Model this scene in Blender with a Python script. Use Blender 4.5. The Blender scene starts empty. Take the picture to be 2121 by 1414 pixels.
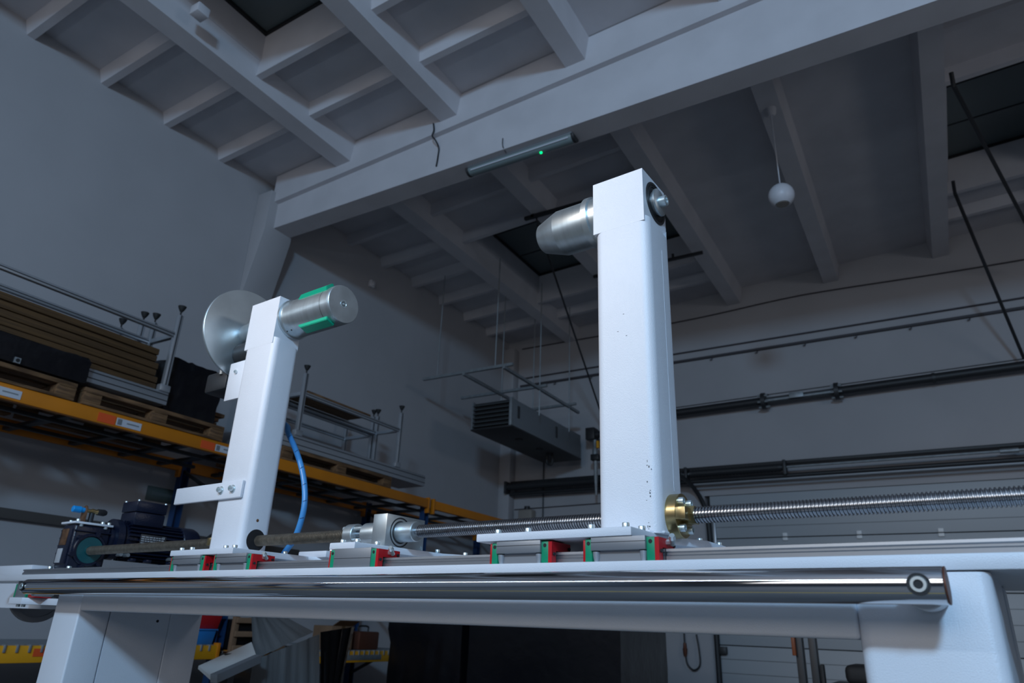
import bpy, bmesh, math, random
from mathutils import Matrix, Vector
random.seed(7)
C = bpy.context.scene.collection
R = math.radians
PI = math.pi
Z0 = 0.85                                   # eye height of the photographer above the floor
# ------------------------------------------------------------------ camera
cam = bpy.data.cameras.new('camera'); camo = bpy.data.objects.new('camera', cam); C.objects.link(camo)
rt = Vector((0.86231585, 0.50514251, 0.03524797)); up = Vector((0.16268931, -0.34229559, 0.92540041)); fw = Vector((-0.47952431, 0.79225297, 0.3773482))
M = Matrix.Identity(4)
for i in range(3):
    M[i][0] = rt[i]; M[i][1] = up[i]; M[i][2] = -fw[i]
M[2][3] = Z0
camo.matrix_world = M
cam.sensor_width = 36; cam.lens = 24.623; cam.clip_start = .05
cam.dof.use_dof = True; cam.dof.focus_distance = 2.1; cam.dof.aperture_fstop = 4.0
bpy.context.scene.camera = camo
# ------------------------------------------------------------------ world, lights, exposure
vs = bpy.context.scene.view_settings
vs.view_transform = 'Standard'; vs.look = 'None'; vs.gamma = 1; vs.use_curve_mapping = False; vs.exposure = -0.2
w = bpy.data.worlds.new('world'); bpy.context.scene.world = w; w.use_nodes = True
bg = w.node_tree.nodes['Background']; bg.inputs[0].default_value = (.55, .68, .9, 1); bg.inputs[1].default_value = .05
FR = Matrix.Translation((0, 0, Z0))                                        # the hall
FM = Matrix.Translation((0, 0, Z0)) @ Matrix.Rotation(R(-4.9253), 4, 'Z')  # the machine stands a little askew in it
def area(name, loc, aim, sx, sy, power, col, F=FM):
    l = bpy.data.lights.new(name, 'AREA'); l.shape = 'RECTANGLE'; l.size = sx; l.size_y = sy; l.energy = power; l.color = col
    o = bpy.data.objects.new(name, l); C.objects.link(o)
    a = F @ Vector(loc); b = F @ Vector(aim)
    o.location = a; o.rotation_euler = (b - a).to_track_quat('-Z', 'Y').to_euler()
    return o
area('window_daylight', (2.4, -4.7, 4.15), (-1.9, 1.6, .2), .9, .65, 415, (.37, .66, 1.0))
def spot(name, loc, aim, power, col, deg, blend, rad, F=FM):
    l = bpy.data.lights.new(name, 'SPOT'); l.energy = power; l.color = col; l.spot_size = R(deg); l.spot_blend = blend; l.shadow_soft_size = rad
    o = bpy.data.objects.new(name, l); C.objects.link(o); p = F @ Vector(loc); q = F @ Vector(aim)
    o.location = p; o.rotation_euler = (q - p).to_track_quat('-Z', 'Y').to_euler(); return o
spot('work_lamp', (-2.9, -2.7, 3.12), (-1.78, 1.6, 1.6), 630, (1.0, .90, .82), 40, 1.0, .12)
area('hall_fill', (-.5, -6.5, 3.0), (-1.5, 5.0, 6.8), 6.5, 2.6, 150, (1.0, .96, .94), FR)  # added neutral fill behind the camera, lifts walls and ceiling
area('bar_glint_strip', (-3.2, -1.6, 1.95), (-3.2, 1.36, .1), 6.2, .06, 34, (.72, .86, 1.0))  # added strip light, placed to draw the long highlight on the chrome bar
area('back_bay_fill', (5.6, 3.6, 3.2), (-1.5, 11.0, 3.2), 2.0, .8, 38, (.95, .96, 1.0), FR)  # added fill out of view that brightens the back wall and far bay

# ------------------------------------------------------------------ materials
def mat(name, col, rough=.5, metal=0., noise=0., nscale=8., bump=0., bscale=200., spec=None, col2=None, aniso=None, emit=None, stretch=None, coat=0):
    m = bpy.data.materials.new(name); m.use_nodes = True; nt = m.node_tree; b = nt.nodes['Principled BSDF']
    b.inputs['Base Color'].default_value = (*col, 1); b.inputs['Roughness'].default_value = rough; b.inputs['Metallic'].default_value = metal
    if coat: b.inputs['Coat Weight'].default_value = coat
    if spec is not None: b.inputs['Specular IOR Level'].default_value = spec
    tc = nt.nodes.new('ShaderNodeTexCoord'); mp = nt.nodes.new('ShaderNodeMapping')
    nt.links.new(tc.outputs['Object'], mp.inputs[0])
    if stretch: mp.inputs['Scale'].default_value = stretch
    if noise or col2:
        n = nt.nodes.new('ShaderNodeTexNoise'); n.inputs['Scale'].default_value = nscale; n.inputs['Detail'].default_value = 6
        nt.links.new(mp.outputs[0], n.inputs['Vector'])
        r = nt.nodes.new('ShaderNodeValToRGB'); c2 = col2 or tuple(c * (1 - noise) for c in col)
        r.color_ramp.elements[0].position = .35; r.color_ramp.elements[1].position = .65
        r.color_ramp.elements[0].color = (*c2, 1); r.color_ramp.elements[1].color = (*col, 1)
        nt.links.new(n.outputs['Fac'], r.inputs[0]); nt.links.new(r.outputs[0], b.inputs['Base Color'])
    if bump:
        n2 = nt.nodes.new('ShaderNodeTexNoise'); n2.inputs['Scale'].default_value = bscale; n2.inputs['Detail'].default_value = 3
        nt.links.new(mp.outputs[0], n2.inputs['Vector'])
        bp = nt.nodes.new('ShaderNodeBump'); bp.inputs['Strength'].default_value = bump; bp.inputs['Distance'].default_value = .004
        nt.links.new(n2.outputs['Fac'], bp.inputs['Height']); nt.links.new(bp.outputs[0], b.inputs['Normal'])
    if emit:
        b.inputs['Emission Color'].default_value = (*emit[0], 1); b.inputs['Emission Strength'].default_value = emit[1]
    return m
m_wall = mat('wall paint', (.43, .42, .435), .85, noise=.06, nscale=1.2, bump=.15, bscale=60)
m_ceil = mat('ceiling paint', (.60, .585, .61), .85, noise=.08, nscale=2.5, bump=.15, bscale=50)
m_pane = mat('skylight pane', (.10, .125, .13), .35)
m_floor = mat('sealed concrete', (.17, .17, .175), .45, noise=.3, nscale=1.5)
m_yline = mat('yellow floor paint', (.75, .48, .02), .5)
m_stripe = mat('brown dado strip', (.085, .075, .07), .7)
m_door = mat('door panel', (.42, .45, .48), .5, bump=.1, bscale=90)
m_white = mat('white powder coat', (.76, .78, .83), .34, noise=.03, nscale=6, bump=.22, bscale=420)
m_whiter = mat('pillar white coat', (.80, .815, .86), .34, noise=.03, nscale=7, bump=.25, bscale=420)
m_zinc = mat('zinc plated steel', (.64, .70, .72), .38, .9, noise=.18, nscale=14)
m_zinc2 = mat('turned zinc', (.62, .68, .70), .36, .92, noise=.12, nscale=9, stretch=(6, 1, 1))
m_bolt = mat('bright bolt', (.72, .79, .80), .34, .8)
m_dark = mat('black recess', (.012, .012, .014), .6)
m_black = mat('black plastic', (.02, .021, .023), .45)
m_rubber = mat('black rubber', (.014, .014, .015), .7)
m_chrome = mat('chrome', (.62, .64, .67), .07, 1)
m_capred = mat('rusty end face', (.14, .05, .03), .5, .4)
m_screw = mat('steel thread', (.42, .43, .45), .25, 1, noise=.2, nscale=60)
m_screwb = mat('oily brown thread', (.30, .255, .20), .4, .85, noise=.3, nscale=50)
m_rail = mat('ground rail steel', (.36, .37, .39), .38, .9)
m_block = mat('grey block steel', (.30, .31, .33), .42, .6)
m_green = mat('green plastic', (.0, .27, .13), .4)
m_greenb = mat('bright green insert', (.0, .40, .23), .45)
m_red = mat('red plastic', (.50, .006, .012), .35)
m_brass = mat('brass', (.52, .40, .20), .3, 1, noise=.15, nscale=20)
m_navy = mat('navy cast paint', (.006, .010, .027), .3, bump=.2, bscale=120)
m_teal = mat('teal gasket', (.01, .09, .10), .4)
m_plate = mat('name plate', (.05, .05, .055), .35, .3)
m_print = mat('grey print', (.45, .46, .48), .5)
m_blue = mat('blue button', (.0, .30, .75), .4)
m_hose = mat('blue hose', (.06, .27, .60), .3)
m_hinge = mat('white hinge', (.85, .87, .88), .5)
m_hosemark = mat('hose print', (.01, .03, .12), .5)
m_copper = mat('stained sheet', (.28, .14, .07), .4, .6, noise=.5, nscale=30)
m_orange = mat('rack orange', (.60, .19, .003), .5, noise=.1, nscale=4)
m_yellow = mat('rack yellow', (.80, .36, .01), .5, noise=.05, nscale=4)
m_rblue = mat('rack blue', (.012, .045, .13), .5)
m_label = mat('label paper', (.55, .57, .62), .6)
m_ored = mat('red sticker', (.75, .09, .015), .6)
m_wood = mat('pallet wood', (.22, .115, .05), .8, col2=(.09, .045, .02), nscale=6, stretch=(8, 1, 8))
m_brown = mat('brown board', (.115, .058, .018), .75, col2=(.06, .03, .01), nscale=5, stretch=(20, .5, 20))
m_film = mat('black film', (.006, .006, .008), .25, bump=1.0, bscale=9, spec=.35)
m_gfilm = mat('smoked film', (.26, .265, .27), .25, bump=.5, bscale=14, stretch=(6, 6, .6))
m_alu = mat('aluminium profile', (.48, .50, .53), .4, .7)
m_dsteel = mat('dark steel', (.05, .052, .056), .5, .5)
m_pipe = mat('black pipe', (.02, .021, .024), .5)
m_galv = mat('galvanised', (.34, .37, .39), .5, .6, noise=.2, nscale=12)
m_heat = mat('heater sheet', (.20, .22, .24), .5, .3)
m_louv = mat('louvre', (.07, .08, .085), .5, .3)
m_globe = mat('white globe', (.62, .62, .66), .4)
m_tube = mat('clear cover', (.22, .28, .29), .25)
m_led = mat('green led', (0, .5, .15), .5, emit=((.0, 1, .25), 2.2))
m_card = mat('cardboard', (.22, .13, .075), .85, noise=.2, nscale=5)
m_beige = mat('beige plastic', (.30, .27, .24), .6)
m_cable = mat('wall cable', (.055, .05, .058), .6)
m_lid = mat('off-white board', (.66, .63, .60), .6)
m_redbox = mat('red box', (.45, .01, .015), .5)
m_bluebox = mat('blue box', (.02, .20, .55), .5)
m_sign = mat('green sign', (.07, .10, .10), .6)
m_truck = mat('dark orange truck', (.20, .05, .012), .5)

# ------------------------------------------------------------------ mesh helpers
class MB:
    def __init__(s): s.bm = bmesh.new()
    def _add(s, verts, faces):
        vs_ = [s.bm.verts.new(v) for v in verts]
        for f in faces:
            try: s.bm.faces.new([vs_[i] for i in f])
            except ValueError: pass
        return vs_
    def box(s, x0, x1, y0, y1, z0, z1, bev=0, seg=2, tilt=None):
        t = bmesh.new(); bmesh.ops.create_cube(t, size=1)
        for v in t.verts:
            v.co = Vector(((x0 + x1) / 2 + v.co.x * (x1 - x0), (y0 + y1) / 2 + v.co.y * (y1 - y0), (z0 + z1) / 2 + v.co.z * (z1 - z0)))
        if bev: bmesh.ops.bevel(t, geom=t.edges[:], offset=bev, segments=seg, affect='EDGES', profile=.5)
        if tilt: bmesh.ops.transform(t, matrix=tilt, verts=t.verts)
        s._merge(t); return s
    def _merge(s, t):
        t.verts.index_update()
        vs_ = [s.bm.verts.new(v.co) for v in t.verts]
        for f in t.faces: s.bm.faces.new([vs_[v.index] for v in f.verts])
        t.free()
    def beam(s, a, b, wx, wz, upv=(0, 0, 1)):
        """square bar from a to b"""
        a = Vector(a); b = Vector(b); d = (b - a).normalized(); u = Vector(upv)
        if abs(d.dot(u)) > .98: u = Vector((0, 1, 0))
        sx = d.cross(u).normalized() * wx / 2; sz = sx.cross(d).normalized() * wz / 2
        s._add([p + i * sx + j * sz for p in (a, b) for i, j in ((-1, -1), (1, -1), (1, 1), (-1, 1))],
               [(3, 2, 1, 0), (4, 5, 6, 7)] + [(i, (i + 1) % 4, 4 + (i + 1) % 4, 4 + i) for i in range(4)]); return s
    def prism(s, poly, a, b, axis='z', bev=0):
        """polygon (list of 2-tuples) extruded along an axis from a to b"""
        n = len(poly); f = {'z': lambda p, h: (p[0], p[1], h), 'x': lambda p, h: (h, p[0], p[1]), 'y': lambda p, h: (p[0], h, p[1])}[axis]
        t = bmesh.new(); lo = [t.verts.new(f(p, a)) for p in poly]; hi = [t.verts.new(f(p, b)) for p in poly]
        t.faces.new(lo[::-1]); t.faces.new(hi)
        for i in range(n): t.faces.new((lo[i], lo[(i + 1) % n], hi[(i + 1) % n], hi[i]))
        bmesh.ops.recalc_face_normals(t, faces=t.faces)
        if bev:
            cap = set(e for fa in t.faces if len(fa.verts) == n for e in fa.edges) if n > 4 else set(t.edges)
            bmesh.ops.bevel(t, geom=list(cap), offset=bev, segments=2, affect='EDGES', profile=.5)
        s._merge(t); return s
    def lathe(s, prof, c, axis='x', seg=32, a0=0):
        """prof: (distance along the axis, radius) pairs about the point c"""
        c = Vector(c); A = {'x': (Vector((1, 0, 0)), Vector((0, 1, 0)), Vector((0, 0, 1))), 'y': (Vector((0, 1, 0)), Vector((0, 0, 1)), Vector((1, 0, 0))), 'z': (Vector((0, 0, 1)), Vector((1, 0, 0)), Vector((0, 1, 0)))}[axis]
        t = bmesh.new(); rings = []
        for d, r in prof:
            if r <= 1e-6: rings.append([t.verts.new(c + A[0] * d)])
            else: rings.append([t.verts.new(c + A[0] * d + A[1] * r * math.cos(a0 + 2 * PI * k / seg) + A[2] * r * math.sin(a0 + 2 * PI * k / seg)) for k in range(seg)])
        for p, q in zip(rings, rings[1:]):
            for k in range(seg):
                k2 = (k + 1) % seg
                vs_ = [p[k] if len(p) > 1 else p[0]]
                if len(q) > 1: vs_ += [q[k], q[k2]]
                else: vs_ += [q[0]]
                if len(p) > 1: vs_.append(p[k2])
                if len(vs_) > 2: t.faces.new(vs_)
        for r_, flip in ((rings[0], 1), (rings[-1], 0)):
            if len(r_) > 1: t.faces.new(r_[::-1] if flip else r_)
        bmesh.ops.recalc_face_normals(t, faces=t.faces)
        s._merge(t); return s
    def cyl(s, c, axis, d0, d1, r, seg=24, ch=0, r2=None):
        r2 = r if r2 is None else r2
        return s.lathe([(d0, r - ch), (d0 + ch, r), (d1 - ch, r2), (d1, r2 - ch)] if ch else [(d0, r), (d1, r2)], c, axis, seg)
    def rod(s, a, b, r, seg=10):
        return s.tube([a, b], r, seg)
    def tube(s, pts, r, seg=10):
        pts = [Vector(p) for p in pts]; n = len(pts); rings = []; u = None
        for i, p in enumerate(pts):
            d = (pts[min(i + 1, n - 1)] - pts[max(i - 1, 0)]).normalized()
            if u is None: u = d.orthogonal().normalized()
            u = (u - d * u.dot(d)).normalized(); v = d.cross(u)
            rr = r[i] if isinstance(r, (list, tuple)) else r
            rings.append([s.bm.verts.new(p + rr * (u * math.cos(2 * PI * k / seg) + v * math.sin(2 * PI * k / seg))) for k in range(seg)])
        for p, q in zip(rings, rings[1:]):
            for k in range(seg): s.bm.faces.new((p[k], p[(k + 1) % seg], q[(k + 1) % seg], q[k]))
        s.bm.faces.new(rings[0][::-1]); s.bm.faces.new(rings[-1]); return s
    def mesh(s, name, off=(0, 0, 0), m=None, smooth=35):
        me = bpy.data.meshes.new(name)
        o = Vector(off)
        for v in s.bm.verts: v.co -= o
        s.bm.to_mesh(me); s.bm.free()
        if m: me.materials.append(m)
        if smooth:
            me.polygons.foreach_set('use_smooth', [True] * len(me.polygons)); me.set_sharp_from_angle(angle=R(smooth))
        return me
def smooth_path(pts, n=8):
    pts = [Vector(p) for p in pts]; P = [pts[0] * 2 - pts[1]] + pts + [pts[-1] * 2 - pts[-2]]; out = []
    for i in range(1, len(P) - 2):
        for k in range(n):
            t = k / n; a, b, c, d = P[i - 1:i + 3]
            out.append(.5 * ((2 * b) + (c - a) * t + (2 * a - 5 * b + 4 * c - d) * t * t + (3 * b - a - 3 * c + d) * t ** 3))
    return out + [pts[-1]]
def rrect(x0, x1, y0, y1, r, n=5):
    p = []
    for cx, cy, a in ((x1 - r, y0 + r, -90), (x1 - r, y1 - r, 0), (x0 + r, y1 - r, 90), (x0 + r, y0 + r, 180)):
        for k in range(n + 1):
            t = R(a + 90 * k / n); p.append((cx + r * math.cos(t), cy + r * math.sin(t)))
    return p
def tag(o, label=None, cat=None, group=None, kind=None):
    if label: o['label'] = label
    if cat: o['category'] = cat
    if group: o['group'] = group
    if kind: o['kind'] = kind
    return o
BASE = {}
def thing(name, base, label, cat, F=FR, group=None):
    o = bpy.data.objects.new(name, None); o.empty_display_size = .1; C.objects.link(o)
    o.matrix_world = F @ Matrix.Translation(base); BASE[o.name] = Vector(base)
    return tag(o, label, cat, group)
def part(name, mb, m, parent, label=None, kind=None, smooth=35):
    b = BASE[parent.name]; me = mb.mesh(name, b, m, smooth)
    o = bpy.data.objects.new(name, me); C.objects.link(o); o.parent = parent; BASE[o.name] = b
    return tag(o, label, kind=kind)
def solo(name, mb, m, base, label, cat, F=FR, group=None, kind=None, smooth=35):
    me = mb.mesh(name, base, m, smooth); o = bpy.data.objects.new(name, me); C.objects.link(o)
    o.matrix_world = F @ Matrix.Translation(base); BASE[o.name] = Vector(base)
    return tag(o, label, cat, group, kind)
def struct(name, mb, m, smooth=35):
    return solo(name, mb, m, (0, 0, 0), None, None, kind='structure', smooth=smooth)
def put(name, me, parent, p, rot=(0, 0, 0), scale=1):
    """a piece sharing the mesh me, at the frame point p"""
    o = bpy.data.objects.new(name, me); C.objects.link(o); o.parent = parent
    o.location = Vector(p) - BASE[parent.name]; o.rotation_euler = rot; o.scale = (scale,) * 3
    BASE[o.name] = Vector((0, 0, 0)); return o
def copy_tree(o, parent=None):
    c = o.copy(); C.objects.link(c); BASE[c.name] = BASE[o.name]
    if parent is not None:
        c.parent = parent
    for ch in list(o.children): copy_tree(ch, c)
    return c

# ================================================================== THE HALL
XW, YB, XR, YF = -6.65, 10.9, 7.0, -10.5
def zr(x): return 4.95 + .05 * (x + 5.3)
st = struct('floor', MB().box(XW, XR, YF, YB, -Z0 - .1, -Z0), m_floor)
struct('trim_1', MB().box(-4.6, 3.0, .55, .63, -Z0, -Z0 + .003), m_yline)
wl = struct('wall_left', MB().box(XW - .25, XW, YF, YB + .25, -Z0, 5.9), m_wall)
part('corbel', MB().prism([(XW, 3.3), (-6.5, 3.95), (-6.41, 4.35), (-6.41, 4.9), (XW, 4.9)], 4.72, 5.14, 'y', .01), m_wall, wl)
wb = struct('wall_back', MB().box(XW, -3.02, YB, YB + .25, -Z0, 6.3).box(-3.02, 3.9, YB, YB + .25, 1.98, 6.3).box(3.9, XR, YB, YB + .25, -Z0, 6.3), m_wall)
part('pilaster', MB().box(XW, -6.42, YB - .2, YB, -Z0, 4.95, .01), m_wall, wb)
part('pilaster', MB().box(-4.47, -3.03, YB - .02, YB, -Z0, 2.0, .004), m_wall, wb)
struct('wall_right', MB().box(XR, XR + .25, YF, YB + .25, -Z0, 6.3), m_wall)
struct('wall_front', MB().box(XW, XR, YF - .25, YF, -Z0, 6.3), m_wall)
struct('trim_2', MB().box(XW, XW + .05, -2, 6.2, .68, .765, .01), m_stripe)
# ceiling: ribbed roof slabs, each piece its own object
ce = struct('ceiling', MB().prism([(XW - .2, zr(XW) + .75), (XR + .2, zr(XR) + .75), (XR + .2, zr(XR) + .9), (XW - .2, zr(XW) + .9)], YF, YB + .2, 'y'), m_ceil)
ribs = [-6.8 + 1.5 * i for i in range(10)]
def slab_box(x0, x1, y0, y1, dz0, dz1, tx=0, ty=0):
    """box following the roof slope; its underside is narrower by tx / ty at each side"""
    v = []
    for dz, k in ((dz0, 1), (dz1, 0)):
        for x, y in ((x0 + k * tx, y0 + k * ty), (x1 - k * tx, y0 + k * ty), (x1 - k * tx, y1 - k * ty), (x0 + k * tx, y1 - k * ty)):
            v.append((x, y, zr(x) + dz))
    mb = MB(); mb._add(v, [(3, 2, 1, 0), (4, 5, 6, 7)] + [(i, (i + 1) % 4, 4 + (i + 1) % 4, 4 + i) for i in range(4)]); return mb
BAYS = [(-1.0, 4.92, [4.13 - .72 * k for k in range(7)]), (5.1, YB, [5.6 + .75 * k for k in range(7)])]
SKY = {(1, 0): (1.25, 3.41), (1, 1): (7.1, 9.35), (2, 1): (7.1, 9.35), (5, 1): (7.1, 9.35)}
FLAT = {(3, 1), (4, 1), (3, 0), (4, 0), (5, 0), (6, 0), (7, 0), (8, 0), (6, 1), (7, 1), (8, 1)}
for b, (y0, y1, cr) in enumerate(BAYS):
    for x in ribs:
        part('roof_rib', slab_box(x - .15, x + .15, y0, y1, 0, .30, .045, 0), m_ceil, ce)
    for i in range(len(ribs) - 1):
        xa, xb = ribs[i] + .1, ribs[i + 1] - .1
        sk = SKY.get((i, b))
        if sk:
            part('roof_slab', slab_box(xa, xb, y0, sk[0], .27, .34), m_ceil, ce); part('roof_slab', slab_box(xa, xb, sk[1], y1, .27, .34), m_ceil, ce)
            for ya in sk: part('skylight_curb', slab_box(xa, xb, ya - .05, ya + .05, .10, .74, 0, .015), m_ceil, ce)
            for xx in (xa, xb - .06): part('skylight_curb', slab_box(xx, xx + .06, sk[0], sk[1], .27, .74), m_ceil, ce)
            part('skylight_pane', slab_box(xa + .03, xb - .03, sk[0], sk[1], .62, .65), m_pane, ce)
            for ya in sk: part('skylight_gasket', slab_box(xa + .05, xb - .05, ya - .07, ya + .07, .585, .625), m_dark, ce)
            part('skylight_gasket', slab_box(xa + .04, xa + .09, sk[0], sk[1], .585, .625), m_dark, ce)
            for k in (1, 2): part('glazing_joint', slab_box(xa + .06, xb - .06, sk[0] + (sk[1] - sk[0]) * k / 3 - .008, sk[0] + (sk[1] - sk[0]) * k / 3 + .008, .612, .62), m_dark, ce)
        else:
            part('roof_slab', slab_box(xa, xb, y0, y1, .27, .34), m_ceil, ce)
        if (i, b) in FLAT: continue
        for y in cr:
            if sk and sk[0] - .1 < y < sk[1] + .1: continue
            part('cross_rib', slab_box(xa, xb, y - .085, y + .085, .13, .28, 0, .05), m_ceil, ce)
# roof girder with its sloping top flange
gz = 4.42
g = MB()
g.prism([(-6.41, gz), (XR, gz), (XR, 4.765 + .05 * (XR + 6.41)), (-6.41, 4.765)], 4.85, 5.11, 'y')
part('girder_web', g, m_ceil, ce)
g = MB()
g.prism([(-6.45, 4.765), (XR, 4.765 + .05 * (XR + 6.45)), (XR, zr(XR) + .26), (-6.45, zr(-6.45) + .26)], 4.79, 5.17, 'y')
part('girder_flange', g, m_ceil, ce)
part('gusset', MB().box(-5.02, -4.9, 2.5, 2.62, zr(-4.9) + .0, zr(-4.9) + .1, .01), m_ceil, ce)

# sectional door in the back wall
dr = struct('door_1', MB().box(-3.0, 3.88, YB + .09, YB + .14, -Z0, 2.0), m_dark)
zz = [-Z0, -.13, .6, 1.34, 2.0]
for a, b in zip(zz, zz[1:]):
    p = part('door_panel', MB().box(-2.95, 3.85, YB + .04, YB + .1, a + .006, b - .006, .006), m_door, dr)
    for k in range(1, 4):
        part('groove', MB().box(-2.95, 3.85, YB + .036, YB + .042, a + (b - a) * k / 4 - .003, a + (b - a) * k / 4 + .003), m_louv, p)
for x in (-1.9, -.93, .04, 1.0, 2.0):
    for z in (1.34,): part('hinge', MB().box(x - .035, x + .035, YB + .01, YB + .045, z - .05, z - .006, .006).box(x - .03, x + .035, YB + .01, YB + .045, z + .006, z + .056, .006), m_hinge, dr)
part('door_track', MB().tube(smooth_path([(-2.97, YB - .05, -Z0), (-2.97, YB - .05, .6), (-2.97, YB - .05, 1.5), (-3.02, YB - .08, 1.85), (-3.12, YB - .3, 2.1), (-3.2, YB - .75, 2.2)]), .035, 8), m_pipe, dr)
part('door_seal', MB().box(-2.93, -2.88, YB - .01, YB + .05, .98, 1.6, .01), m_alu, dr)
for z in (1.0, -.2): part('roller_bracket', MB().box(-2.95, -2.84, YB - .06, YB + .03, z - .05, z + .05, .01), m_dsteel, dr)

# ================================================================== THE MACHINE (frame FM)
YS, ZS = 1.66, .266         # lead screw axis
YC, ZC = 1.665, 1.176       # spindle axis
ZB, ZP, ZT = .1435, .1985, .2185
def bolt_mesh(name, r=.0085, h=.011, m=m_bolt):
    mb = MB(); s = 20
    mb.lathe([(0, r * .98), (h * .85, r), (h, r * .88), (h, r * .55), (h * .45, r * .5), (h * .45, 0)], (0, 0, 0), 'z', s)
    return mb.mesh(name, m=m)
bolt = bolt_mesh('socket_bolt'); bigbolt = bolt_mesh('socket_bolt_large', .0125, .016)
RX = (0, PI / 2, 0); RYN = (PI / 2, 0, 0); RXN = (0, -PI / 2, 0)

fr = thing('machine_frame', (-1.7, 1.8, -Z0), 'long white steel machine bed on boxed legs with two guide rails on top', 'machine frame', FM)
part('bed_plate', MB().box(-4.1, .9, 1.45, 2.03, .1165, ZB, .002), m_white, fr)
part('front_beam', MB().box(-3.16, -.275, 1.453, 1.553, .001, .1165, .007, 3), m_white, fr)
part('rear_beam', MB().box(-3.16, -.275, 1.90, 1.995, .001, .1165, .007), m_white, fr)
for x0, x1 in ((-3.37, -3.158), (-.277, -.06)):
    for y0, y1 in ((1.4525, 1.58), (1.845, 2.0)):
        mb = MB(); t = rrect(x0, x1, y0, y1, .022 if x0 > -1 else .008)
        mb.prism(t, -Z0 + .012, .114, 'z', .003); lg = part('leg', mb, m_white, fr)
        part('foot_plate', MB().box(x0 - .02, x1 + .02, y0 - .02, y1 + .02, -Z0, -Z0 + .012, .003), m_white, lg)
for x in (-3.174, -.077):
    part('end_panel', MB().box(x - .015, x + .015, 1.582, 1.843, -Z0 + .1, .1165), m_white, fr)
    part('base_sheet', MB().box(x - .18, x + .015, 1.582, 1.843, -Z0 + .1, -Z0 + .115), m_white, fr)
part('panel_hole', MB().cyl((-3.160, 1.79, -.03), 'x', 0, .002, .006, 12), m_dark, fr)
prof = [(1.493, ZB), (1.527, ZB), (1.527, ZB + .012), (1.5225, ZB + .015), (1.5225, ZB + .019), (1.527, ZB + .022), (1.527, ZB + .0275), (1.4935, ZB + .0275), (1.493, ZB + .022), (1.4975, ZB + .019), (1.4975, ZB + .015), (1.493, ZB + .012)]
for dy in (0, .41):
    rl = part('guide_rail', MB().prism([(y + dy, z) for y, z in prof], -3.89, .9, 'x'), m_rail, fr)
part('rail_joint', MB().box(-.652, -.650, 1.4925, 1.5275, ZB, ZB + .0278), m_dark, fr)
part('end_bracket', MB().prism([(1.60, ZB), (1.72, ZB), (1.72, .205), (1.60, .205)], -4.7, -4.08, 'x', .004), m_white, fr)
part('gusset_plate', MB().prism([(-4.5, .1165), (-4.02, .1165), (-3.6, .012), (-3.66, .002), (-4.5, .0)], 1.60, 1.612, 'y'), m_white, fr)
mb = MB(); mb.lathe([(-.012, .115), (-.012, .14), (.012, .14), (.012, .115), (.004, .115), (.004, .03), (.02, .028), (.02, 0)], (-4.25, 1.74, .075), 'x', 40)
mb.lathe([(-.012, .115), (-.004, .115), (-.004, .03), (-.02, .028), (-.02, 0)], (-4.25, 1.74, .075), 'x', 40)
hw = thing('hand_wheel', (-4.25, 1.74, .075), 'round grey hand wheel at the far left end of the bed', 'wheel', FM)
part('wheel_disc', mb, m_block, hw); part('hub_post', MB().cyl((-4.25, 1.74, .02), 'x', -.1, .06, .02, 16), m_zinc, hw)

cs = thing('hanging_carriage', (-3.79, 1.5, .02), 'small white plate carriage hanging under the left end of the bed', 'carriage', FM)
part('slide_block', MB().box(-3.85, -3.745, 1.472, 1.55, .047, .1165, .003), m_block, cs)
for x in (-3.865, -3.745): part('end_cap', MB().box(x, x + .014, 1.472, 1.55, .047, .105, .002), m_green, cs)
part('seal', MB().box(-3.731, -3.66, 1.48, 1.55, .047, .062, .002), m_red, cs)
part('mounting_plate', MB().prism([(-3.868, 1.462), (-3.738, 1.462), (-3.70, 1.53), (-3.56, 1.56), (-3.54, 1.60), (-3.868, 1.60)], .018, .0465, 'z', .002), m_white, cs)
for x in (-3.83, -3.775): put('socket_bolt', bolt, cs, (x, 1.49, .018), (PI, 0, 0))
put('socket_bolt', bolt, cs, (-3.62, 1.58, .018), (PI, 0, 0))

BY, BZ, BR = 1.358, .0857, .0296
cb = thing('chrome_bar', (-1.783, BY, BZ), 'long polished chrome bar bolted across the front of the machine', 'bar', FM)
part('bar', MB().lathe([(-1.684, .012), (-1.683, .021), (-1.675, .027), (-1.661, BR), (1.663, BR), (1.6645, .0285)], (-1.783, BY, BZ), 'x', 64), m_chrome, cb)
part('end_face', MB().cyl((-1.783, BY, BZ), 'x', 1.6645, 1.6670, .0294, 40), m_capred, cb, 'rusty brown sawn end of the bar')
for x in (-.154, -3.43):
    part('standoff', MB().cyl((x, 0, BZ - .004), 'y', BY + .018, 1.4525, .033, 32, .002), m_white, cb)
    part('bolt_recess', MB().cyl((x, 0, BZ), 'y', BY - BR - .0015, BY - .004, .0172, 28), m_dark, cb)
    put('bar_bolt', bigbolt, cb, (x, BY - BR + .013, BZ), RYN, 1.06)

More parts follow.
